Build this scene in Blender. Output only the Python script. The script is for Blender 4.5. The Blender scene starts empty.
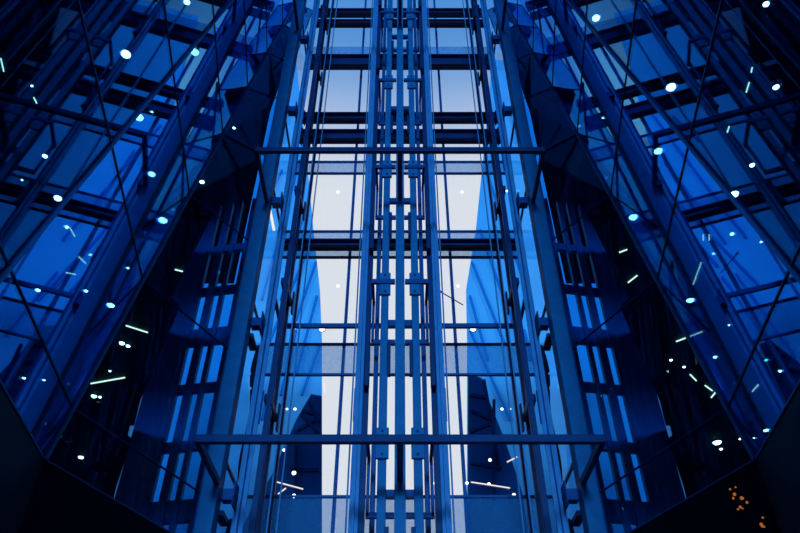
import bpy, bmesh, math, random
from mathutils import Vector, Matrix
random.seed(7)
SC = bpy.context.scene
COL = SC.collection
R = math.radians

# ------------------------------------------------------------------ camera
EYE = Vector((0.0, 0.0, 1.6))
PITCH = R(40.8)
FPX = 700.0
cam_d = bpy.data.cameras.new('camera')
cam = bpy.data.objects.new('camera', cam_d)
COL.objects.link(cam)
cam_d.sensor_width = 36.0
cam_d.lens = 36.0 * FPX / 800.0
cam_d.clip_end = 500
cam.location = EYE
cam.rotation_euler = (R(90) + PITCH, 0, 0)
SC.camera = cam

# ------------------------------------------------------------------ world: dusk sky, pale in front, deep blue around
W = bpy.data.worlds.new('dusk_sky')
SC.world = W
W.use_nodes = True
wn = W.node_tree.nodes
wl = W.node_tree.links
wn.clear()


def wnode(t, **kw):
    n = wn.new(t)
    for k, v in kw.items():
        setattr(n, k, v)
    return n


def wmap(src, a, b, c=0.0, d=1.0):
    n = wnode('ShaderNodeMapRange', interpolation_type='SMOOTHSTEP')
    wl.new(src, n.inputs[0])
    n.inputs[1].default_value = a
    n.inputs[2].default_value = b
    n.inputs[3].default_value = c
    n.inputs[4].default_value = d
    return n.outputs[0]


def wmul(a, b):
    n = wnode('ShaderNodeMath', operation='MULTIPLY')
    wl.new(a, n.inputs[0])
    wl.new(b, n.inputs[1])
    return n.outputs[0]


def wmix(f, a, b):
    n = wnode('ShaderNodeMix', data_type='RGBA')
    wl.new(f, n.inputs[0])
    for k, v in ((6, a), (7, b)):
        if isinstance(v, tuple):
            n.inputs[k].default_value = (*v, 1)
        else:
            wl.new(v, n.inputs[k])
    return n.outputs[2]


SKY_PALE = (0.80, 0.81, 0.87)
SKY_UPPER = (0.10, 0.32, 0.74)
SKY_SIDE = (0.004, 0.085, 0.34)
SKY_REAR = (0.003, 0.06, 0.27)
tc = wnode('ShaderNodeTexCoord')
sx = wnode('ShaderNodeSeparateXYZ')
wl.new(tc.outputs['Generated'], sx.inputs[0])
ab = wnode('ShaderNodeMath', operation='ABSOLUTE')
wl.new(sx.outputs[0], ab.inputs[0])
front = wmul(wmap(sx.outputs[1], 0.1, 0.4), wmap(ab.outputs[0], 0.18, 0.42, 1.0, 0.0))
pale = wmix(wmap(sx.outputs[2], 0.72, 0.87), SKY_PALE, SKY_UPPER)
around = wmix(wmap(sx.outputs[1], -0.3, 0.3), SKY_REAR, SKY_SIDE)
skycol = wmix(front, around, pale)
bg = wnode('ShaderNodeBackground')
wl.new(skycol, bg.inputs[0])
bg.inputs[1].default_value = 1.0
wo = wnode('ShaderNodeOutputWorld')
wl.new(bg.outputs[0], wo.inputs[0])

# low blue fill added behind the viewer to brighten the steelwork
sun_d = bpy.data.lights.new('front_fill', 'SUN')
sun_d.color = (0.07, 0.36, 1.0)
sun_d.energy = 1.5
sun_d.angle = R(8)
sun = bpy.data.objects.new('front_fill', sun_d)
COL.objects.link(sun)
sun.rotation_euler = Vector((0.0, 0.985, -0.17)).to_track_quat('-Z', 'Y').to_euler()

for k in (-1, 1):  # side fills added to brighten the building facades
    d2 = bpy.data.lights.new('facade_fill', 'SUN')
    d2.color = (0.12, 0.42, 1.0)
    d2.energy = 0.95
    d2.angle = R(8)
    o2 = bpy.data.objects.new('facade_fill', d2)
    COL.objects.link(o2)
    o2.rotation_euler = Vector((k * 1.0, 0.7, -0.4)).to_track_quat('-Z', 'Y').to_euler()

SC.view_settings.view_transform = 'Standard'
SC.view_settings.look = 'None'
SC.view_settings.exposure = 0.0
SC.view_settings.gamma = 1.0
SC.view_settings.use_curve_mapping = False
SC.cycles.max_bounces = 16
SC.cycles.glossy_bounces = 8
SC.cycles.transparent_max_bounces = 48
SC.cycles.use_denoising = True
SC.cycles.caustics_reflective = False
SC.cycles.caustics_refractive = False


# ------------------------------------------------------------------ materials
def mat(name):
    m = bpy.data.materials.new(name)
    m.use_nodes = True
    m.node_tree.nodes.clear()
    return m, m.node_tree.nodes, m.node_tree.links


def paint(name, c, rough=0.45, metallic=0.0, var=0.12, scale=6.0, spec=0.5):
    m, n, l = mat(name)
    p = n.new('ShaderNodeBsdfPrincipled')
    o = n.new('ShaderNodeOutputMaterial')
    t = n.new('ShaderNodeTexCoord')
    z = n.new('ShaderNodeTexNoise')
    z.inputs['Scale'].default_value = scale
    z.inputs['Detail'].default_value = 4
    l.new(t.outputs['Object'], z.inputs['Vector'])
    r = n.new('ShaderNodeValToRGB')
    r.color_ramp.elements[0].position = 0.3
    r.color_ramp.elements[1].position = 0.7
    r.color_ramp.elements[0].color = (*[x * (1 - var) for x in c], 1)
    r.color_ramp.elements[1].color = (*[min(1, x * (1 + var)) for x in c], 1)
    l.new(z.outputs['Fac'], r.inputs['Fac'])
    l.new(r.outputs['Color'], p.inputs['Base Color'])
    p.inputs['Roughness'].default_value = rough
    p.inputs['Metallic'].default_value = metallic
    p.inputs['Specular IOR Level'].default_value = spec
    l.new(p.outputs[0], o.inputs[0])
    return m


def glass(name, tint, refl, f0, f1, rough=0.0, noise=0.0, blend=0.5, power=4.0):
    """thin glazing: tinted see-through mixed with a mirror coat that strengthens at grazing angles"""
    m, n, l = mat(name)
    o = n.new('ShaderNodeOutputMaterial')
    tr = n.new('ShaderNodeBsdfTransparent')
    tr.inputs[0].default_value = (*tint, 1)
    gl = n.new('ShaderNodeBsdfGlossy')
    gl.inputs[0].default_value = (*refl, 1)
    gl.inputs['Roughness'].default_value = rough
    lw = n.new('ShaderNodeLayerWeight')
    lw.inputs[0].default_value = blend
    pw = n.new('ShaderNodeMath')
    pw.operation = 'POWER'
    l.new(lw.outputs['Facing'], pw.inputs[0])
    pw.inputs[1].default_value = power
    mr = n.new('ShaderNodeMapRange')
    mr.inputs[3].default_value = f0
    mr.inputs[4].default_value = f1
    l.new(pw.outputs[0], mr.inputs[0])
    mx = n.new('ShaderNodeMixShader')
    l.new(mr.outputs[0], mx.inputs[0])
    l.new(tr.outputs[0], mx.inputs[1])
    l.new(gl.outputs[0], mx.inputs[2])
    if noise:
        t = n.new('ShaderNodeTexCoord')
        z = n.new('ShaderNodeTexNoise')
        z.inputs['Scale'].default_value = 1.3
        l.new(t.outputs['Object'], z.inputs['Vector'])
        b = n.new('ShaderNodeBump')
        b.inputs['Strength'].default_value = noise
        b.inputs['Distance'].default_value = 0.02
        l.new(z.outputs['Fac'], b.inputs['Height'])
        l.new(b.outputs[0], gl.inputs['Normal'])
    l.new(mx.outputs[0], o.inputs[0])
    return m


def frosted(name, tint, diff, fac):
    m, n, l = mat(name)
    o = n.new('ShaderNodeOutputMaterial')
    tr = n.new('ShaderNodeBsdfTransparent')
    tr.inputs[0].default_value = (*tint, 1)
    df = n.new('ShaderNodeBsdfDiffuse')
    df.inputs[0].default_value = (*diff, 1)
    tl = n.new('ShaderNodeBsdfTranslucent')
    tl.inputs[0].default_value = (*diff, 1)
    a = n.new('ShaderNodeMixShader')
    a.inputs[0].default_value = 0.5
    l.new(df.outputs[0], a.inputs[1])
    l.new(tl.outputs[0], a.inputs[2])
    t = n.new('ShaderNodeTexCoord')
    z = n.new('ShaderNodeTexNoise')
    z.inputs['Scale'].default_value = 9
    l.new(t.outputs['Object'], z.inputs['Vector'])
    mr = n.new('ShaderNodeMapRange')
    mr.inputs[3].default_value = fac - 0.06
    mr.inputs[4].default_value = fac + 0.06
    l.new(z.outputs['Fac'], mr.inputs[0])
    mx = n.new('ShaderNodeMixShader')
    l.new(mr.outputs[0], mx.inputs[0])
    l.new(tr.outputs[0], mx.inputs[1])
    l.new(a.outputs[0], mx.inputs[2])
    l.new(mx.outputs[0], o.inputs[0])
    return m


def glow(name, c, s):
    m, n, l = mat(name)
    e = n.new('ShaderNodeEmission')
    e.inputs[0].default_value = (*c, 1)
    e.inputs[1].default_value = s
    o = n.new('ShaderNodeOutputMaterial')
    l.new(e.outputs[0], o.inputs[0])
    return m


M = {
    'steel': paint('blue_painted_steel', (0.05, 0.34, 0.53), 0.5, spec=0.3),
    'rail': paint('machined_rail_steel', (0.22, 0.52, 0.74), 0.4, 0.0, spec=0.3),
    'dark': paint('dark_steel', (0.010, 0.055, 0.17), 0.5),
    'mid': paint('blue_grey_steel', (0.02, 0.14, 0.36), 0.5),
    'black': paint('black_rubber', (0.004, 0.008, 0.03), 0.6),
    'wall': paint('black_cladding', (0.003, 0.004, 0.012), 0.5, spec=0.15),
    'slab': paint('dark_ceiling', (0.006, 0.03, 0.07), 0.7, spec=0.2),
    'frame': paint('glazing_seal', (0.03, 0.20, 0.42), 0.4),
    'facade': paint('blue_facade', (0.40, 0.88, 0.98), 0.5, var=0.08, scale=0.35, spec=0.2),
    'facade_edge': paint('facade_edge_panel', (0.16, 0.85, 0.98), 0.5, spec=0.2),
    'facade_dark': paint('dark_facade', (0.02, 0.22, 0.48), 0.5, var=0.1, scale=0.3, spec=0.2),
    'facade_line': paint('facade_mullion', (0.03, 0.36, 0.66), 0.5, spec=0.2),
    'mirror': glass('coated_glass', (0.26, 0.68, 0.92), (0.22, 0.68, 1.0), 0.02, 1.0, 0.0, 0.02, power=4.3),
    'ridge': glass('boosted_mirror_glass', (0.26, 0.68, 0.92), (0.16, 0.60, 1.0), 0.02, 1.0, 0.0, 0.02, power=2.0),  # same glass, mirror strengthened to brighten reflections beside the ridge
    'pane': glass('blue_glass', (0.34, 0.70, 0.88), (0.22, 0.68, 1.0), 0.02, 1.0, 0.0, 0.02, power=4.3),
    'clear': glass('clear_glass', (0.95, 0.98, 0.99), (0.6, 0.8, 1.0), 0.02, 0.5, 0.0),
    'side': glass('side_glass', (0.86, 0.95, 0.99), (0.15, 0.5, 0.9), 0.02, 0.25, 0.0),
    'frost': frosted('frosted_glass', (0.80, 0.90, 0.98), (0.15, 0.68, 0.96), 0.32),
    'lamp': glow('lamp_white', (1.0, 0.50, 0.34), 26.0),
    'lamp_cool': glow('lamp_cool', (0.72, 0.95, 1.0), 3.0),
    'lamp_green': glow('lamp_green', (0.12, 0.85, 0.75), 5),
    'glint_orange': glow('glint_orange', (1.0, 0.30, 0.06), 0.35),  # glow for the orange reflection on the wall
    'glint': glow('glint_white', (1.0, 0.98, 0.92), 3.0),  # glow for lamp reflections in the shaft glass
    'strip': glow('strip_white', (1.0, 0.98, 0.90), 0.9),
    'tube': glow('tube_white', (1.0, 0.45, 0.24), 6.0),
}


# ------------------------------------------------------------------ helpers
def at(px, py, Y=None, Z=None, X=None):
    """point seen at photo pixel on a plane of known distance"""
    u = 266.5 - py
    c, s = math.cos(PITCH), math.sin(PITCH)
    d = Vector((px - 400.0, FPX * c - u * s, FPX * s + u * c))
    if Y is not None:
        k = (Y - EYE.y) / d.y
    elif Z is not None:
        k = (Z - EYE.z) / d.z
    else:
        k = (X - EYE.x) / d.x
    return EYE + d * k


def add_box(bm, c, s, rot=None):
    g = bmesh.ops.create_cube(bm, size=1.0)
    mx = Matrix.Translation(Vector(c))
    if rot is not None:
        mx = mx @ rot.to_4x4()
    mx = mx @ Matrix.Diagonal((*s, 1))
    bmesh.ops.transform(bm, matrix=mx, verts=g['verts'])


def basis(d, up=Vector((0, 0, 1))):
    z = d.normalized()
    if abs(z.dot(up)) > 0.98:
        up = Vector((0, 1, 0))
    x = up.cross(z).normalized()
    y = z.cross(x)
    return Matrix((x, y, z)).transposed()


def add_bar(bm, a, b, w, h=None, up=Vector((0, 0, 1))):
    """square bar from a to b"""
    a, b = Vector(a), Vector(b)
    d = b - a
    add_box(bm, (a + b) / 2, (w, h if h else w, d.length), basis(d, up))


def add_profile(bm, pts, a, b, up=Vector((0, 0, 1))):
    """extrude a 2d outline from a to b"""
    a, b = Vector(a), Vector(b)
    m = basis(b - a, up)
    va = [bm.verts.new(a + m @ Vector((p[0], p[1], 0))) for p in pts]
    vb = [bm.verts.new(b + m @ Vector((p[0], p[1], 0))) for p in pts]
    n = len(pts)
    for i in range(n):
        j = (i + 1) % n
        bm.faces.new((va[i], va[j], vb[j], vb[i]))
    bm.faces.new(va[::-1])
    bm.faces.new(vb)


def add_tube(bm, pts, r, n=8):
    pts = [Vector(p) for p in pts]
    rings = []
    for i, p in enumerate(pts):
        d = pts[min(i + 1, len(pts) - 1)] - pts[max(i - 1, 0)]
        m = basis(d)
        rings.append([bm.verts.new(p + m @ Vector((r * math.cos(2 * math.pi * k / n), r * math.sin(2 * math.pi * k / n), 0))) for k in range(n)])
    for i in range(len(rings) - 1):
        for k in range(n):
            j = (k + 1) % n
            bm.faces.new((rings[i][k], rings[i][j], rings[i + 1][j], rings[i + 1][k]))
    bm.faces.new(rings[0][::-1])
    bm.faces.new(rings[-1])


def add_disc(bm, c, d, r, t, n=16, r2=None):
    c = Vector(c)
    m = basis(Vector(d))
    r2 = r if r2 is None else r2
    a = [bm.verts.new(c + m @ Vector((r * math.cos(2 * math.pi * k / n), r * math.sin(2 * math.pi * k / n), 0))) for k in range(n)]
    b = [bm.verts.new(c + m @ Vector((r2 * math.cos(2 * math.pi * k / n), r2 * math.sin(2 * math.pi * k / n), t))) for k in range(n)]
    for k in range(n):
        j = (k + 1) % n
        bm.faces.new((a[k], a[j], b[j], b[k]))
    bm.faces.new(a[::-1])
    bm.faces.new(b)


def add_ring(bm, c, d, r, rr, n=16, k2=6):
    c = Vector(c)
    m = basis(Vector(d))
    rings = []
    for i in range(n):
        t = 2 * math.pi * i / n
        rings.append([bm.verts.new(c + m @ Vector(((r + rr * math.cos(2 * math.pi * q / k2)) * math.cos(t), (r + rr * math.cos(2 * math.pi * q / k2)) * math.sin(t), rr * math.sin(2 * math.pi * q / k2)))) for q in range(k2)])
    for i in range(n):
        for q in range(k2):
            bm.faces.new((rings[i][q], rings[(i + 1) % n][q], rings[(i + 1) % n][(q + 1) % k2], rings[i][(q + 1) % k2]))


def add_slab(bm, quad, t, nrm):
    """a pane: four corners given a thickness along nrm"""
    nrm = Vector(nrm).normalized() * t
    a = [bm.verts.new(Vector(p)) for p in quad]
    b = [bm.verts.new(Vector(p) + nrm) for p in quad]
    n = len(quad)
    for i in range(n):
        j = (i + 1) % n
        bm.faces.new((a[i], a[j], b[j], b[i]))
    bm.faces.new(a[::-1])
    bm.faces.new(b)


def obj(name, bm, m, parent=None, bevel=0.0):
    bmesh.ops.recalc_face_normals(bm, faces=bm.faces)
    me = bpy.data.meshes.new(name)
    bm.to_mesh(me)
    bm.free()
    o = bpy.data.objects.new(name, me)
    COL.objects.link(o)
    me.materials.append(M[m] if isinstance(m, str) else m)
    if parent is not None:
        o.parent = parent
        o.matrix_parent_inverse = Matrix.Translation(-parent.location)
    if bevel:
        b = o.modifiers.new('bevel', 'BEVEL')
        b.width = bevel
        b.segments = 2
        b.limit_method = 'ANGLE'
    return o


def tag(o, label, cat, group=None, kind=None):
    o['label'] = label
    o['category'] = cat
    if group:
        o['group'] = group
    if kind:
        o['kind'] = kind
    return o


def thing(name, label, cat, loc, group=None, kind=None):
    o = bpy.data.objects.new(name, None)
    COL.objects.link(o)
    o.location = loc
    o.empty_display_size = 0.1
    return tag(o, label, cat, group, kind)


def B():
    return bmesh.new()


SIDE = {-1: 'left', 1: 'right'}
ORD = ['lowest', 'second', 'third', 'fourth', 'fifth', 'sixth', 'seventh', 'eighth', 'ninth', 'tenth', 'eleventh', 'twelfth',
       'thirteenth', 'fourteenth', 'fifteenth', 'sixteenth', 'seventeenth', 'eighteenth', 'nineteenth', 'twentieth',
       'twenty-first', 'twenty-second', 'twenty-third', 'twenty-fourth', 'twenty-fifth', 'twenty-sixth', 'twenty-seventh',
       'twenty-eighth', 'twenty-ninth', 'thirtieth', 'thirty-first', 'thirty-second', 'thirty-third', 'thirty-fourth',
       'thirty-fifth', 'thirty-sixth', 'thirty-seventh', 'thirty-eighth', 'thirty-ninth', 'fortieth', 'forty-first', 'forty-second']
TOP = 24.0           # height the shaft is built to
YF, YB = 8.0, 10.0   # front and back plane of the lift shaft
HW = 2.22            # half width of the shaft

# ------------------------------------------------------------------ setting: floor, dark lower walls, glass funnel
bm = B()
add_box(bm, (0, 6, -0.1), (40, 50, 0.2))
tag(obj('floor', bm, 'wall'), 'dark floor of the atrium under the glass lift shaft', 'floor', kind='structure')

RIDGE0 = Vector((-3.16, 6.0, 3.38 + 1.6))
RV = Vector((0.025, 0.25, 1.0))
TB = Vector((0.13, -1.0, 0.0)).normalized()
RINGS = [4.38, 4.98, 7.01, 9.04, 11.07, 13.1, 15.13, 17.16, 19.2]


def ridge(z):
    return RIDGE0 + RV * (z - RIDGE0.z)


def pB(s, z):
    return ridge(z) + TB * s


def pA(t, z):
    r = ridge(z)
    c = Vector((-2.36, max(YF, r.y + 0.25), z))
    return r.lerp(c, t)


def inner_edge(z):
    """inner border of the office floors next to the lift shaft"""
    if z > 12.5:
        return pA(1.0, z) + Vector((-0.16, 0.05, 0)), Vector((-3.1, 10.2, z)), Vector((-4.3, 14, z))
    return pA(0.45, z) + Vector((-0.10, 0.04, 0)), Vector((-4.35, 10.2, z)), Vector((-5.87, 14, z))


def mir(p, S):
    return Vector((p.x * -S, p.y, p.z)) if S == 1 else Vector(p)


def pane(idx, S, quad, nrm, label, group):
    q = [mir(p, S) for p in quad]
    nr = mir(Vector(nrm), S)
    cen = sum(q, Vector()) / 4
    w = thing('window_%d' % idx, label, 'glass pane', cen, group, 'structure')
    bm = B()
    add_slab(bm, [p + (cen - p).normalized() * 0.006 for p in q], 0.012, -nr)
    obj('pane', bm, 'pane' if 'joining' in label else 'ridge' if 'beside the ridge' in label else 'mirror', w)
    bm = B()
    for i in range(4):
        add_bar(bm, q[i], q[(i + 1) % 4], 0.016, 0.02, up=nr)
    obj('window_frame', bm, 'frame', w)


idx = 0
NB = Vector((0.99, 0.128, -0.057)).normalized()
NA = Vector((0.926, -0.378, 0.02)).normalized()
COLS = [0.0, 2.1, 4.2, 6.5]
for S in (-1, 1):
    for k in range(len(RINGS) - 1):
        z0, z1 = RINGS[k], RINGS[k + 1]
        lev = 'lowest row' if k == 0 else ORD[k] + ' row up'
        idx += 1
        pane(idx, S, [pA(0, z0), pA(1, z0), pA(1, z1), pA(0, z1)], NA,
             'dark reflecting glass pane joining the %s column, %s' % (SIDE[S], lev), 'panes beside the columns')
        for c in range(len(COLS) - 1):
            idx += 1
            pane(idx, S, [pB(COLS[c], z0), pB(COLS[c + 1], z0), pB(COLS[c + 1], z1), pB(COLS[c], z1)], NB,
                 'dark mirror glass pane of the %s leaning wall, %s, %s' % (SIDE[S], lev, ['beside the ridge', 'middle', 'nearest the viewer'][c]),
                 'leaning mirror panes')
    # black lower wall the glass stands on
    bm = B()
    zt = RINGS[0]
    base = [pA(1, zt), pA(0, zt), pB(6.5, zt)]
    for a, b in ((base[0], base[1]), (base[1], base[2])):
        a, b = mir(a, S), mir(b, S)
        nn = Vector((b.y - a.y, -(b.x - a.x), 0)).normalized()
        if nn.x * S < 0:
            nn = -nn
        add_slab(bm, [Vector((a.x, a.y, 0)), Vector((b.x, b.y, 0)), b, a], 0.25, nn)
    tag(obj('wall_%s' % SIDE[S], bm, 'wall'), 'black lower wall under the %s glass panes' % SIDE[S], 'wall', kind='structure')
    # dark office floors behind the leaning wall
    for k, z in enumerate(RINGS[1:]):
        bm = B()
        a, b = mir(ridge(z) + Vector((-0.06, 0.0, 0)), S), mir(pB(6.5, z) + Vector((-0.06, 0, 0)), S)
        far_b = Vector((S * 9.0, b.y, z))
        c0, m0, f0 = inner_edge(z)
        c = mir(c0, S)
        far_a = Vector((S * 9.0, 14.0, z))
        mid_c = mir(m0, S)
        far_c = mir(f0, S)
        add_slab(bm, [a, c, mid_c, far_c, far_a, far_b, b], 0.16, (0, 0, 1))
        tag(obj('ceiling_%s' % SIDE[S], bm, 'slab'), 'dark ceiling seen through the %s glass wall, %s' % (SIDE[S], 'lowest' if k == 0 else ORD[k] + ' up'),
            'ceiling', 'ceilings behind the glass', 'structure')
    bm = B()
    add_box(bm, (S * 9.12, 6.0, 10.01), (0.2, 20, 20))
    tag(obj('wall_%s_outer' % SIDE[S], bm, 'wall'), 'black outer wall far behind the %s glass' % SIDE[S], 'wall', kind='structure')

# ------------------------------------------------------------------ back glazing of the shaft
BANDS = [(3.6, 4.16), (6.25, 6.86), (8.86, 9.54), (11.25, 11.62)]   # above eye level: frosted strips
XS = [-2.33, -1.88, -0.965, 0.965, 1.88, 2.33]
levels = [0.0]
for a, b in BANDS:
    levels += [a + 1.6, b + 1.6]
levels += [16.8, 20.2, TOP]
names_z = ['lowest', 'second', 'third', 'fourth', 'fifth', 'sixth', 'seventh', 'eighth', 'ninth', 'tenth', 'topmost']
for k in range(len(levels) - 1):
    z0, z1 = levels[k], levels[k + 1]
    isb = k % 2 == 1 and k < 9
    idx += 1
    w = thing('window_%d' % idx, '%s across the back of the lift shaft, %s from below' % ('frosted glass strip' if isb else 'clear glass row', names_z[k]),
              'glass pane', (0, YB, z0), 'rear glazing of the shaft', 'structure')
    for i in range(len(XS) - 1):
        bm = B()
        add_box(bm, ((XS[i] + XS[i + 1]) / 2, YB, (z0 + z1) / 2), (XS[i + 1] - XS[i] - 0.02, 0.012, z1 - z0 - 0.02))
        obj('frosted_pane' if isb else 'pane', bm, 'frost' if isb else 'clear', w)
    bm = B()
    add_box(bm, (0, YB, z1), (4.6, 0.05, 0.035))
    obj('transom', bm, 'mid', w)
for i, x in enumerate(XS[1:-1]):
    bm = B()
    add_box(bm, (x, YB + 0.06, TOP / 2), (0.05, 0.09, TOP))
    tag(obj('mullion', bm, 'mid'), 'slim blue upright of the rear glazing, %s' % ['far left', 'inside the left bay', 'inside the right bay', 'far right'][i],
        'mullion', 'uprights of the rear glazing')
# side glazing of the shaft
for S in (-1, 1):
    for k, (z0, z1) in enumerate(((0, 5.76), (5.76, 8.46), (8.46, 11.14), (11.14, 13.2), (13.2, 17), (17, TOP))):
        idx += 1
        w = thing('window_%d' % idx, 'clear glass side of the lift shaft on the %s, %s from below' % (SIDE[S], ORD[k]), 'glass pane', (S * 2.34, 9, z0),
                  'side glazing of the shaft', 'structure')
        bm = B()
        add_box(bm, (S * 2.34, 9.05, (z0 + z1) / 2), (0.012, 1.86, z1 - z0 - 0.02))
        obj('pane', bm, 'side', w)
        bm = B()
        add_box(bm, (S * 2.34, 9.05, z1), (0.04, 1.75, 0.035))
        obj('transom', bm, 'mid', w)

# ------------------------------------------------------------------ main columns with their stub brackets
STUBS = [3.4 + 1.6 - 2.5, 5.0, 7.55, 10.05, 12.55, 15.05, 17.5]
for S in (-1, 1):
    t = thing('steel_column', 'broad blue steel column at the %s front corner of the lift shaft' % SIDE[S], 'column', (S * HW, YF, 0), 'front corner columns')
    bm = B()
    add_box(bm, (S * HW, YF, TOP / 2), (0.20, 0.24, TOP))
    obj('shaft', bm, 'steel', t, 0.012)
    bm = B()
    add_box(bm, (S * HW, YF, 0.02), (0.5, 0.5, 0.04))
    obj('base_plate', bm, 'steel', t, 0.01)
    for z in STUBS:
        bm = B()
        add_box(bm, (S * (HW - 0.17), YF + 0.16, z), (0.16, 0.14, 0.14))
        add_box(bm, (S * (HW - 0.245), YF + 0.16, z), (0.02, 0.24, 0.3))
        b = obj('bracket', bm, 'mid', t, 0.006)
        bm = B()
        for q in (0.0,):
            add_disc(bm, (S * (HW - 0.26), YF + 0.10, z + q), (-S, 0, 0), 0.02, 0.02, 8)
        obj('bolt', bm, 'dark', b)

# lift guide rails: a T section, bright machined nose
TEE = [(-0.055, 0.045), (0.055, 0.045), (0.055, 0.025), (0.014, 0.025), (0.014, -0.05), (-0.014, -0.05), (-0.014, 0.025), (-0.055, 0.025)]
TEE = TEE[::-1]


def guide_rail(x, y, label, group, mname='rail', sc=1.0, every=2.5):
    t = thing('guide_rail', label, 'rail', (x, y, 0), group)
    bm = B()
    pts = [(p[0] * sc, p[1] * sc) for p in TEE]
    add_profile(bm, pts, (x, y, 0), (x, y, TOP))
    obj('rail', bm, mname, t)
    z = 1.3
    while z < TOP:
        bm = B()
        add_box(bm, (x, y + 0.062 * sc, z), (0.13 * sc, 0.02, 0.5))
        f = obj('fishplate', bm, 'mid', t, 0.004)
        z += every * 2
    return t


for S in (-1, 1):
    guide_rail(S * 1.93, 8.25, 'bright lift guide rail just inside the %s blue column' % SIDE[S], 'outer guide rails', sc=1.25)
    guide_rail(S * 0.555, 8.2, 'bright lift guide rail on the %s of the central mast' % SIDE[S], 'inner guide rails', sc=1.0)

# darker rails deeper inside, tied by H brackets
for S in (-1, 1):
    t = thing('rail_frame', 'dark twin rail with cross brackets behind the %s guide rail' % SIDE[S], 'rail', (S * 1.83, 8.8, 0), 'dark twin rails')
    for y, x, w_ in ((8.5, 1.79, 0.08), (9.15, 1.86, 0.08)):
        bm = B()
        add_box(bm, (S * x, y, TOP / 2), (w_, 0.08, TOP))
        obj('upright', bm, 'dark', t, 0.008)
    for z in (2.2, 4.4, 6.56, 8.66, 10.8, 12.9, 15.0, 17.1):
        bm = B()
        add_box(bm, (S * 1.83, 8.82, z), (0.10, 0.62, 0.11))
        add_box(bm, (S * 1.76, 9.1, z), (0.03, 0.10, 0.42))
        add_box(bm, (S * 1.76, 8.5, z), (0.03, 0.12, 0.30))
        obj('bracket', bm, 'dark', t, 0.006)

# counterweight channels next to the mast
for S in (-1, 1):
    t = thing('counterweight_channel', 'dark ribbed channel on the %s of the central mast' % SIDE[S], 'channel', (S * 0.46, 8.3, 0), 'counterweight channels')
    bm = B()
    add_profile(bm, [(-0.05, -0.05), (0.05, -0.05), (0.05, -0.035), (-0.035, -0.035), (-0.035, 0.035), (0.05, 0.035), (0.05, 0.05), (-0.05, 0.05)],
                (S * 0.475, 8.33, 0), (S * 0.475, 8.33, TOP))
    obj('channel', bm, 'dark', t)
    z = 1.85
    while z < 20:
        bm = B()
        add_box(bm, (S * 0.452, 8.22, z), (0.07, 0.12, 0.52))
        add_box(bm, (S * 0.452, 8.15, z - 0.27), (0.07, 0.06, 0.05))
        obj('guide_shoe', bm, 'dark', t, 0.01)
        z += 2.48
    bm = B()
    add_box(bm, (S * 0.345, 8.55, TOP / 2), (0.05, 0.05, TOP))
    obj('inner_rod', bm, 'mid', t)

# ------------------------------------------------------------------ central mast and its two flanking rails
YM = 7.85
t = thing('central_mast', 'slim blue steel mast on the centre line of the lift shaft', 'mast', (0, YM, 0))
bm = B()
add_box(bm, (0, YM, TOP / 2), (0.13, 0.16, TOP))
obj('mast', bm, 'steel', t, 0.008)
BZ = [5.50 - 2.48, 5.50, 7.98, 10.46, 12.94, 15.42, 17.9]
for z in BZ[1:]:
    bm = B()
    add_box(bm, (0, YM + 0.14, z - 0.55), (0.34, 0.06, 0.10))
    obj('tie_plate', bm, 'mid', t)
for S in (-1, 1):
    t = thing('mast_rail', 'blue rail with bolted joint plates on the %s flank of the central mast' % SIDE[S], 'rail', (S * 0.215, YM, 0), 'rails flanking the mast')
    bm = B()
    add_box(bm, (S * 0.215, YM, TOP / 2), (0.105, 0.10, TOP))
    obj('rail', bm, 'steel', t, 0.008)
    for z in BZ:
        bm = B()
        add_box(bm, (S * 0.215, YM - 0.07, z), (0.16, 0.05, 0.40))
        f = obj('joint_plate', bm, 'steel', t, 0.008)
        for q in (-0.15, 0.15):
            bm = B()
            add_disc(bm, (S * 0.215, YM - 0.095, z + q), (0, -1, 0), 0.016, 0.015, 8)
            obj('bolt', bm, 'dark', f)
        bm = B()
        add_box(bm, (S * 0.15, YM - 0.02, z - 1.25), (0.05, 0.08, 0.5))
        obj('side_plate', bm, 'dark', t, 0.004)
    for z in BZ:
        bm = B()
        add_box(bm, (S * 0.24, YM - 0.10, z + 0.02), (0.34, 0.05, 0.075))
        add_box(bm, (S * 0.39, YM + 0.16, z + 0.02), (0.04, 0.55, 0.075))
        add_box(bm, (S * 0.39, YM + 0.35, z - 0.36), (0.04, 0.05, 0.75))
        add_box(bm, (S * 0.24, YM + 0.35, z - 0.72), (0.34, 0.05, 0.07))
        obj('loop_bracket', bm, 'mid', t, 0.005)

# suspension ropes
for S in (-1, 1):
    for i, (x, y) in enumerate(((0.33, 8.75), (0.375, 8.75), (0.62, 9.0), (1.70, 8.95), (0.69, 8.9), (1.62, 9.2))):
        bm = B()
        add_tube(bm, [(S * x, y, 0), (S * x, y, TOP)], 0.012, 6)
        tag(obj('lift_rope', bm, 'rail'), 'thin steel rope hanging in the %s bay, %s' % (SIDE[S], ['nearest the mast', 'second from the mast', 'behind the inner guide rail', 'beside the dark twin rail', 'second behind the inner guide rail', 'deepest beside the dark twin rail'][i]),
            'rope', 'lift ropes')

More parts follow.
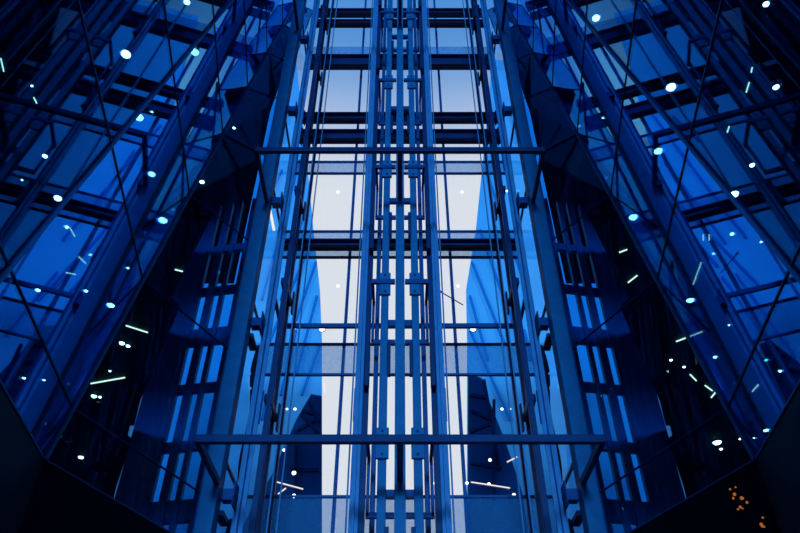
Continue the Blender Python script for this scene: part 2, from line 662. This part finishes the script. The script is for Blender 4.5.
# ------------------------------------------------------------------ projecting bar frames in front of the columns
for i, z in enumerate((at(400, 439.5, Y=6.82).z, at(400, 150.5, Y=6.82).z, 15.0)):
    t = thing('projecting_rail', ['dark blue bar frame reaching forward from the columns, lower one near the photo bottom',
                                  'dark blue bar frame reaching forward from the columns, upper one',
                                  'dark blue bar frame reaching forward from the columns at the very top'][i], 'rail', (0, 6.9, z), 'projecting bar frames')
    bm = B()
    add_box(bm, (0, 6.82, z), (4.36, 0.07, 0.09))
    obj('front_bar', bm, 'dark', t, 0.008)
    for x in (-2.15, 2.15):
        bm = B()
        add_box(bm, (x, 7.365, z), (0.06, 1.02, 0.08))
        obj('side_arm', bm, 'dark', t, 0.006)
    bm = B()
    add_box(bm, (0, 7.31, z), (0.07, 0.91, 0.08))
    obj('centre_arm', bm, 'dark', t, 0.006)

# frame turned to the rear of the shaft
t = thing('rear_rail', 'thin blue bar frame crossing the rear glass of the shaft below the frosted strip', 'rail', (0, 9.6, 8.6))
zr = at(400, 326, Y=9.55).z
bm = B()
add_box(bm, (0, 9.55, zr), (4.06, 0.06, 0.08))
obj('rear_bar', bm, 'mid', t, 0.006)
for x in (-2.0, 2.0):
    bm = B()
    add_box(bm, (x, 9.03, zr), (0.05, 1.0, 0.07))
    obj('side_arm', bm, 'mid', t, 0.006)

# ------------------------------------------------------------------ cross beams of the shaft
IB = [(-0.09, -0.11), (0.09, -0.11), (0.09, -0.085), (0.015, -0.085), (0.015, 0.085), (0.09, 0.085), (0.09, 0.11), (-0.09, 0.11), (-0.09, 0.085), (-0.015, 0.085), (-0.015, -0.085), (-0.09, -0.085)]


def cross_beam(py0, py1, Y, hw, label, m='dark', plate=None):
    z0, z1 = at(400, py1, Y=Y).z, at(400, py0, Y=Y).z
    t = thing('cross_beam', label, 'beam', (0, Y, z0), 'cross beams of the shaft')
    h = z1 - z0
    bm = B()
    add_box(bm, (0, Y + 0.02, (z0 + z1) / 2), (2 * hw, 0.03, h))
    obj('web', bm, m, t)
    for z, nm in ((z0 + 0.0125, 'lower_flange'), (z1 - 0.0125, 'upper_flange')):
        bm = B()
        add_box(bm, (0, Y, z), (2 * hw, 0.18, 0.025))
        obj(nm, bm, m, t, 0.004)
    for x in (-hw + 0.05, hw - 0.05):
        bm = B()
        add_box(bm, (x, Y, (z0 + z1) / 2), (0.025, 0.20, h + 0.08))
        obj('end_plate', bm, m, t)
    return t


cross_beam(241.5, 248, 9.75, 2.30, 'dark beam crossing both bays below the upper bar frame')
cross_beam(115, 121, 9.75, 2.2, 'narrow dark beam crossing both bays above the upper bar frame, upper of a close pair')
cross_beam(132, 141, 9.75, 2.2, 'dark beam just above the upper bar frame, lower of a close pair')
cross_beam(57, 67, 9.70, 2.3, 'dark beam near the top under a pale glass strip')
cross_beam(11, 15, 9.75, 2.3, 'thin dark beam crossing the top of both bays')
cross_beam(22, 25, 9.75, 2.3, 'thin dark beam second from the top of both bays')
z0, z1 = at(400, 57, Y=9.7).z, at(400, 47, Y=9.7).z
bm = B()
add_box(bm, (0, 9.7, (z0 + z1) / 2), (4.4, 0.02, z1 - z0))
tag(obj('glass_balustrade', bm, 'frost'), 'pale frosted glass strip standing on the dark beam near the top', 'glass strip')

# ------------------------------------------------------------------ travelling cables hanging by the columns
for S in (-1, 1):
    for (za, zb, lab) in ((5.35, 7.4, 'upper'), (2.6, 4.85, 'lower')):
        pts = []
        for i in range(25):
            f = i / 24
            z = zb + (za - zb) * f
            pts.append((S * (2.06 + 0.035 * math.sin(f * 9) - 0.05 * f), 8.50 + 0.05 * math.cos(f * 7), z))
        bm = B()
        add_tube(bm, pts, 0.045, 8)
        pts2 = [(p[0] - S * 0.05 * math.sin(i / 24 * math.pi), p[1] - 0.06, p[2]) for i, p in enumerate(pts)]
        add_tube(bm, pts2, 0.025, 8)
        cb = obj('cable_bundle', bm, 'black')
        bm = B()
        add_box(bm, (S * 2.13, 8.31, zb - 0.06), (0.10, 0.36, 0.06))
        obj('clamp', bm, 'dark', cb)
        tag(cb, 'black cable bundle sagging beside the %s column, %s one' % (SIDE[S], lab), 'cable', 'cable bundles')

# ------------------------------------------------------------------ neighbouring buildings seen through the shaft
YBD = 26.0


def prism(bm, pts, y0, y1):
    add_slab(bm, [Vector((p[0], y0, p[1])) for p in pts], y1 - y0, (0, 1, 0))


def add_frustum(bm, pts, y0, y1, k):
    a = [bm.verts.new((p[0], y0, p[1])) for p in pts]
    b = [bm.verts.new((p[0] * k, y1, p[1])) for p in pts]
    n = len(pts)
    for i in range(n):
        j = (i + 1) % n
        bm.faces.new((a[i], a[j], b[j], b[i]))
    bm.faces.new(a[::-1])
    bm.faces.new(b)


EDGE = {-1: [(322, 700), (322, 533), (322, 340), (320, 290), (314, 235), (306, 150), (296, 60)],
        1: [(467, 700), (467, 533), (467, 340), (466, 290), (476, 228), (484, 150), (492, 60)]}
for S in (-1, 1):
    t = thing('glass_building', 'tall pale blue building with a kinked edge behind the %s bay' % SIDE[S], 'building', (S * 8, YBD, 0), 'buildings behind the shaft')
    e = []
    for (px, py) in EDGE[S][1:]:
        p = at(px, py, Y=YBD)
        e.append((p.x, p.z))
    e = [(e[0][0], 0.0)] + e
    pts = e + [(S * 10.5, e[-1][1]), (S * 10.5, 0)]
    bm = B()
    add_frustum(bm, pts, YBD, YBD + 10, 1.385 * 0.945)
    obj('facade', bm, 'facade', t)
    lines = {-1: [((316, 262), (296, 320)), ((317, 296), (296, 375)), ((305, 210), (281, 300)), ((312, 240), (268, 345)), ((320, 345), (302, 395)), ((300, 160), (262, 300)), ((296, 330), (281, 395)), ((283, 330), (262, 420)), ((254, 270), (243, 310)), ((282, 170), (268, 200))],
             1: [((472, 262), (505, 345)), ((470, 296), (488, 360)), ((480, 230), (520, 345)), ((470, 330), (510, 420)), ((486, 170), (530, 300)), ((505, 300), (530, 360)), ((500, 200), (512, 260)), ((524, 330), (545, 400))]}[S]
    for (a, b) in lines:
        bm = B()
        add_bar(bm, at(*a, Y=YBD - 0.06), at(*b, Y=YBD - 0.06), 0.10, 0.12, up=Vector((0, 1, 0)))
        obj('facade_mullion', bm, 'facade_line', t)
# darker lower masses in front of them
YD = 20.0
DK = {-1: [(322, 560), (322, 396), (311, 394), (296, 420), (272, 475), (252, 505), (230, 560)],
      1: [(468, 560), (468, 374), (482, 378), (488, 398), (505, 440), (515, 470), (523, 495), (530, 560)]}
for S in (-1, 1):
    t = thing('low_building', 'dark blue lower building with a raked roof behind the %s bay' % SIDE[S], 'building', (S * 5, YD, 0), 'low buildings behind the shaft')
    pts = [at(px, py, Y=YD) for px, py in DK[S]]
    pts = [(p.x, p.z) for p in pts]
    pts = [(pts[0][0], 0)] + pts + [(pts[-1][0], 0)]
    bm = B()
    add_frustum(bm, pts, YD, YD + 4, 1.2 * 1.01)
    obj('facade', bm, 'facade_dark', t)
    tl = {-1: [((301, 414), (319, 434)), ((319, 418), (298, 430)), ((309, 402), (319, 422)), ((296, 430), (296, 500)), ((303, 411), (319, 415)), ((290, 470), (319, 470))],
          1: [((470, 395), (488, 398)), ((470, 432), (490, 424)), ((484, 380), (500, 470)), ((470, 463), (502, 468)), ((494, 400), (494, 500)), ((470, 410), (492, 420))]}[S]
    for (a, b) in tl:
        bm = B()
        add_bar(bm, at(*a, Y=YD - 0.05), at(*b, Y=YD - 0.05), 0.09, 0.1, up=Vector((0, 1, 0)))
        obj('roof_strut', bm, 'dark', t)

# dark steel lattices behind the panes next to the columns
for S in (-1, 1):
    t = thing('steel_lattice', 'dark steel lattice with slit openings behind the panes beside the %s column' % SIDE[S], 'lattice', (S * 3.6, 10.4, 0), 'steel lattices')
    for i, x in enumerate((2.82, 3.06, 3.38, 3.62, 3.88)):
        bm = B()
        add_box(bm, (S * x, 10.3 + 0.06 * i, 6.2), ((0.10, 0.13, 0.08, 0.13, 0.10)[i], 0.12, 12.4))
        obj('upright', bm, 'mid', t)
    bm = B()
    add_box(bm, (S * 4.14, 10.6, 6.2), (0.56, 0.10, 12.4))
    obj('side_panel', bm, 'mid', t)
    for k in range(10):
        z = 1.4 + k * 1.08
        bm = B()
        add_bar(bm, (S * 2.77, 10.37, z), (S * 3.89, 10.57, z), 0.10, 0.16 + 0.18 * (k % 3 == 1))
        obj('crossbar', bm, 'mid', t)

# ------------------------------------------------------------------ lamps and glowing reflections
# lamp reflections in the shaft glass, imitated by small glowing discs
SHAFT_DOTS = [(338, 192, 1.8), (462, 192, 1.8), (338, 286, 1.8), (458, 286, 1.8), (290, 191, 1.6), (507, 191, 1.6), (293, 225, 1.6),
              (503, 223, 1.4), (290, 285, 1.7), (271, 311, 1.3), (541, 325, 1.5), (322, 329, 3.6), (473, 329, 3.6), (296, 328, 1.6),
              (500, 328, 1.6), (231, 409, 1.5), (287, 409, 1.4), (295, 409, 1.7), (365, 409, 1.7), (433, 409, 1.7), (502, 409, 1.7),
              (510, 409, 1.3), (526, 387, 1.7), (284, 450, 1.7), (490, 460, 2.0), (294, 473, 2.5), (294, 496, 2.5), (433, 483, 2.0),
              (467, 483, 1.8), (489, 484, 1.8), (514, 495, 2.2), (554, 494, 2.0), (342, 139, 1.4), (460, 139, 1.4)]


def lamp(name, p, d, r, label, group, m='lamp', parts=True):
    if parts:
        t = thing(name, label, 'lamp', p, group)
        bm = B()
        add_ring(bm, p, d, r * 1.12, r * 0.16)
        obj('bezel', bm, 'mid', t)
        bm = B()
        add_disc(bm, p, d, r, r * 0.35, 16, r * 0.8)
        obj('lens', bm, m, t)
    else:
        bm = B()
        add_disc(bm, p, d, r, r * 0.4, 10, r * 0.7)
        tag(obj(name, bm, m), label, 'lamp', group)


for bay in (-1, 1):
    ds = sorted([d for d in SHAFT_DOTS if (d[0] - 400) * bay > 0], key=lambda d: -d[1])
    for i, (px, py, r) in enumerate(ds):
        p = at(px, py, Y=YB - 0.007)
        dr = (0, -1, 0)
        if abs(p.x) > 2.32:
            p = at(px, py, X=bay * 2.333)
            dr = (-bay, 0, 0)
        depth = p.y * math.cos(PITCH) + (p.z - 1.6) * math.sin(PITCH)
        lamp('glass_glint', p, dr, r * depth / FPX * 0.85, 'small glowing disc for a lamp reflection on the %s glass of the %s shaft bay, %s from below' % ('rear' if dr[0] == 0 else 'side', SIDE[bay], ORD[i]),
             'reflections on the shaft glass', 'glint', r > 2.2)

# downlights recessed in the dark ceilings behind the glass walls
DOTS = [(126, 54, 4.6), (195, 52, 4.0), (139, 117, 4.4), (187, 2, 3), (45, 156, 2.4), (152, 112, 1.4), (32, 86, 1.2), (58, 198, 3.6), (67, 227, 2.0),
        (22, 180, 1.0), (100, 160, 1.1), (152, 174, 3.4), (163, 220, 4.2), (202, 182, 2.2), (38, 290, 2.4), (86, 291, 2.0), (111, 305, 3.6), (128, 268, 1.5),
        (145, 281, 1.1), (24, 378, 1.9), (44, 380, 1.5), (122, 343, 2.6), (128, 346, 2.0), (94, 396, 2.6), (100, 397, 1.5), (143, 412, 2.5), (110, 371, 1.2),
        (81, 457, 2.6), (29, 247, 1.2), (234, 128, 1.3),
        (596, 18, 3.6), (588, 75, 3.4), (671, 87, 4.6), (658, 151, 4.0), (692, 157, 1.5), (776, 87, 3.0), (766, 4, 3.0), (629, 113, 1.6), (603, 118, 1.3),
        (580, 126, 1.3), (633, 217, 4.2), (734, 194, 4.2), (752, 165, 2.5), (732, 234, 2.1), (761, 242, 1.3), (690, 300, 3.6),
        (758, 361, 1.9), (766, 360, 2.0), (780, 371, 1.8), (715, 357, 2.0), (671, 360, 1.5), (684, 367, 1.4), (569, 313, 1.5),
        (717, 442, 4.0), (721, 449, 1.5), (740, 439, 1.2), (766, 430, 2.6), (754, 438, 1.1), (729, 325, 1.2)]
GREEN = {(758, 361), (766, 360)}


def behind(px, py):
    """nearest ceiling point behind the left or right glass wall on this sight line"""
    for z in RINGS[1:]:
        p = at(px, py, Z=z - 0.002)
        q = Vector((-abs(p.x), p.y, p.z))
        r0 = ridge(z)
        if q.x < -8.9 or q.y > 13.9:
            continue
        if q.y <= r0.y and (q - r0).dot(NB) < -0.10:
            return p
        c, mm, ff = inner_edge(z)
        if q.y > r0.y:
            for a, b in ((r0, c), (c, mm), (mm, ff)):
                if q.y <= b.y:
                    break
            lim = a.x + (b.x - a.x) * (q.y - a.y) / (b.y - a.y)
            if q.x < lim - 0.08:
                return p
    return None


def depth_of(p):
    return p.y * math.cos(PITCH) + (p.z - 1.6) * math.sin(PITCH)


MISS = []
for S in (-1, 1):
    ds = sorted([d for d in DOTS if (d[0] - 400) * S > 0], key=lambda d: -d[1])
    for i, (px, py, r) in enumerate(ds):
        lab = 'round white downlight glowing behind the %s glass wall, %s from below' % (SIDE[S], ORD[i])
        p = behind(px, py)
        m = 'lamp_green' if (px, py) in GREEN else 'lamp'
        if p is None:
            MISS.append((px, py))
            continue
        lamp('downlight', p, (0, 0, -1), r * depth_of(p) / FPX * 1.05, lab, 'downlights behind the glass walls', m, r > 2.3)


# thin strip lights under the same ceilings
TUBES = [((1, 58), (4, 71)), ((34, 97), (37, 103)), ((175, 269), (183, 271)), ((196, 275), (205, 278)), ((190, 304), (202, 290)), ((70, 227), (75, 236)),
         ((79, 256), (86, 263)), ((91, 383), (125, 377)), ((126, 325), (148, 332)), ((141, 512), (152, 505)), ((66, 272), (76, 274)),
         ((746, 92), (749, 82)), ((751, 72), (752, 67)), ((727, 132), (729, 126)), ((619, 252), (627, 249)), ((628, 282), (637, 275)), ((693, 284), (701, 262)),
         ((703, 240), (703, 234)), ((709, 240), (709, 234)), ((690, 374), (696, 380)), ((705, 385), (712, 390)), ((676, 341), (702, 331)), ((711, 397), (716, 391)), ((752, 391), (758, 384))]
for S in (-1, 1):
    ds = sorted([d for d in TUBES if (d[0][0] - 400) * S > 0], key=lambda d: -d[0][1])
    for i, (a, b) in enumerate(ds):
        p = behind(*a)
        if p is None:
            MISS.append(a)
            continue
        q = at(b[0], b[1], Z=p.z)
        rr = 0.7 * depth_of(p) / FPX
        up = Vector((0, 0, rr))
        bm = B()
        add_tube(bm, [p - up, p - up + (q - p) * 0.5, q - up], rr, 8)
        tag(obj('strip_light', bm, 'tube'), 'thin white strip light behind the %s glass wall, %s from below' % (SIDE[S], ORD[i]), 'strip light', 'strip lights behind the glass walls')
# strip lights showing on the rear glass of the shaft
for a, b, lab in (((323, 380), (325, 392), 'short upright white strip light on the rear glass of the left bay'),
                  ((277, 482), (303, 489), 'long slanting white strip light on the rear glass near the bottom of the left bay'),
                  ((278, 494), (286, 488), 'short slanting strip light under the long one in the left bay'),
                  ((471, 482), (510, 488), 'long flat white strip light on the rear glass near the bottom of the right bay'),
                  ((507, 462), (517, 457), 'short slanting strip light above the long one in the right bay'),
                  ((511, 308), (514, 298), 'short steep white strip light on the rear glass of the right bay')):
    p, q = at(*a, Y=9.98), at(*b, Y=9.98)
    bm = B()
    add_tube(bm, [p, (p + q) / 2, q], 0.010, 8)
    tag(obj('strip_light', bm, 'strip'), lab, 'strip light', 'strip lights on the rear glass')
for S, a, b in ((-1, (268.5, 202), (274, 230)),):
    p, q = at(*a, Y=8.5), at(*b, Y=8.5)
    bm = B()
    add_tube(bm, [p, (p + q) / 2, q], 0.022, 8)
    tag(obj('strip_light', bm, 'strip'), 'bright slanting strip light under a bracket of the left column', 'strip light')
p, q = at(437.5, 290, Y=9.97), at(463, 305, Y=9.97)
bm = B()
add_tube(bm, [p, (p + q) / 2, q], 0.010, 6)
add_disc(bm, p, q - p, 0.02, 0.08, 8)
tag(obj('stay_rod', bm, 'dark'), 'thin dark slanting rod against the pale sky in the right bay', 'rod')
# orange lamp reflection on the black right-hand wall, imitated by glowing dots
zt = RINGS[0]
wa, wb = mir(pA(1, zt), 1), mir(pA(0, zt), 1)
dirw = Vector((wb.x - wa.x, wb.y - wa.y, 0)).normalized()
nw = Vector((-dirw.y, dirw.x, 0))
if nw.x > 0:
    nw = -nw


def on_wall(px, py):
    d = at(px, py, Y=5.0) - EYE
    k = (Vector((wa.x, wa.y, 0)) - Vector((EYE.x, EYE.y, 0))).dot(nw) / Vector((d.x, d.y, 0)).dot(nw)
    return EYE + d * k


for (cx, cy, n, lab) in ((741, 496, 11, 'small cluster of dim glowing dots for an orange reflection on the black lower wall at right'),
                         (762, 526, 5, 'faint patch of orange reflection dots lowest on the black wall at right')):
    c = on_wall(cx, cy)
    t = thing('orange_glint', lab, 'lamp', c, None)
    bm = B()
    add_slab(bm, [c + dirw * a * 0.12 + Vector((0, 0, b * 0.16)) for a, b in ((-1, -1), (1, -1), (1, 1), (-1, 1))], 0.012, nw)
    obj('glint_base', bm, 'wall', t)
    for i in range(n):
        q = c + dirw * random.uniform(-0.09, 0.09) + Vector((0, 0, random.uniform(-0.13, 0.13))) + nw * 0.012
        bm = B()
        add_disc(bm, q, nw, random.uniform(0.006, 0.016), 0.01, 8)
        obj('glint_dot', bm, 'glint_orange', t)

# pale bars along the glass ridges and the upright joints
kk = 0
for S in (-1, 1):
    for c in (0.0, 2.1, 4.2):
        kk += 1
        bm = B()
        a, b = mir(pB(c, RINGS[0]), S), mir(pB(c, RINGS[-1]), S)
        nin = mir(NB, S)
        add_bar(bm, a + nin * 0.02, b + nin * 0.02, 0.022 if c else 0.03, 0.02, up=nin)
        tag(obj('trim_%d' % kk, bm, 'steel'), 'slim blue joint bar on the leaning %s glass wall, %s' % (SIDE[S], 'at the ridge' if c == 0 else 'nearer the viewer' if c > 3 else 'middle one'),
            'glazing bar', kind='structure')
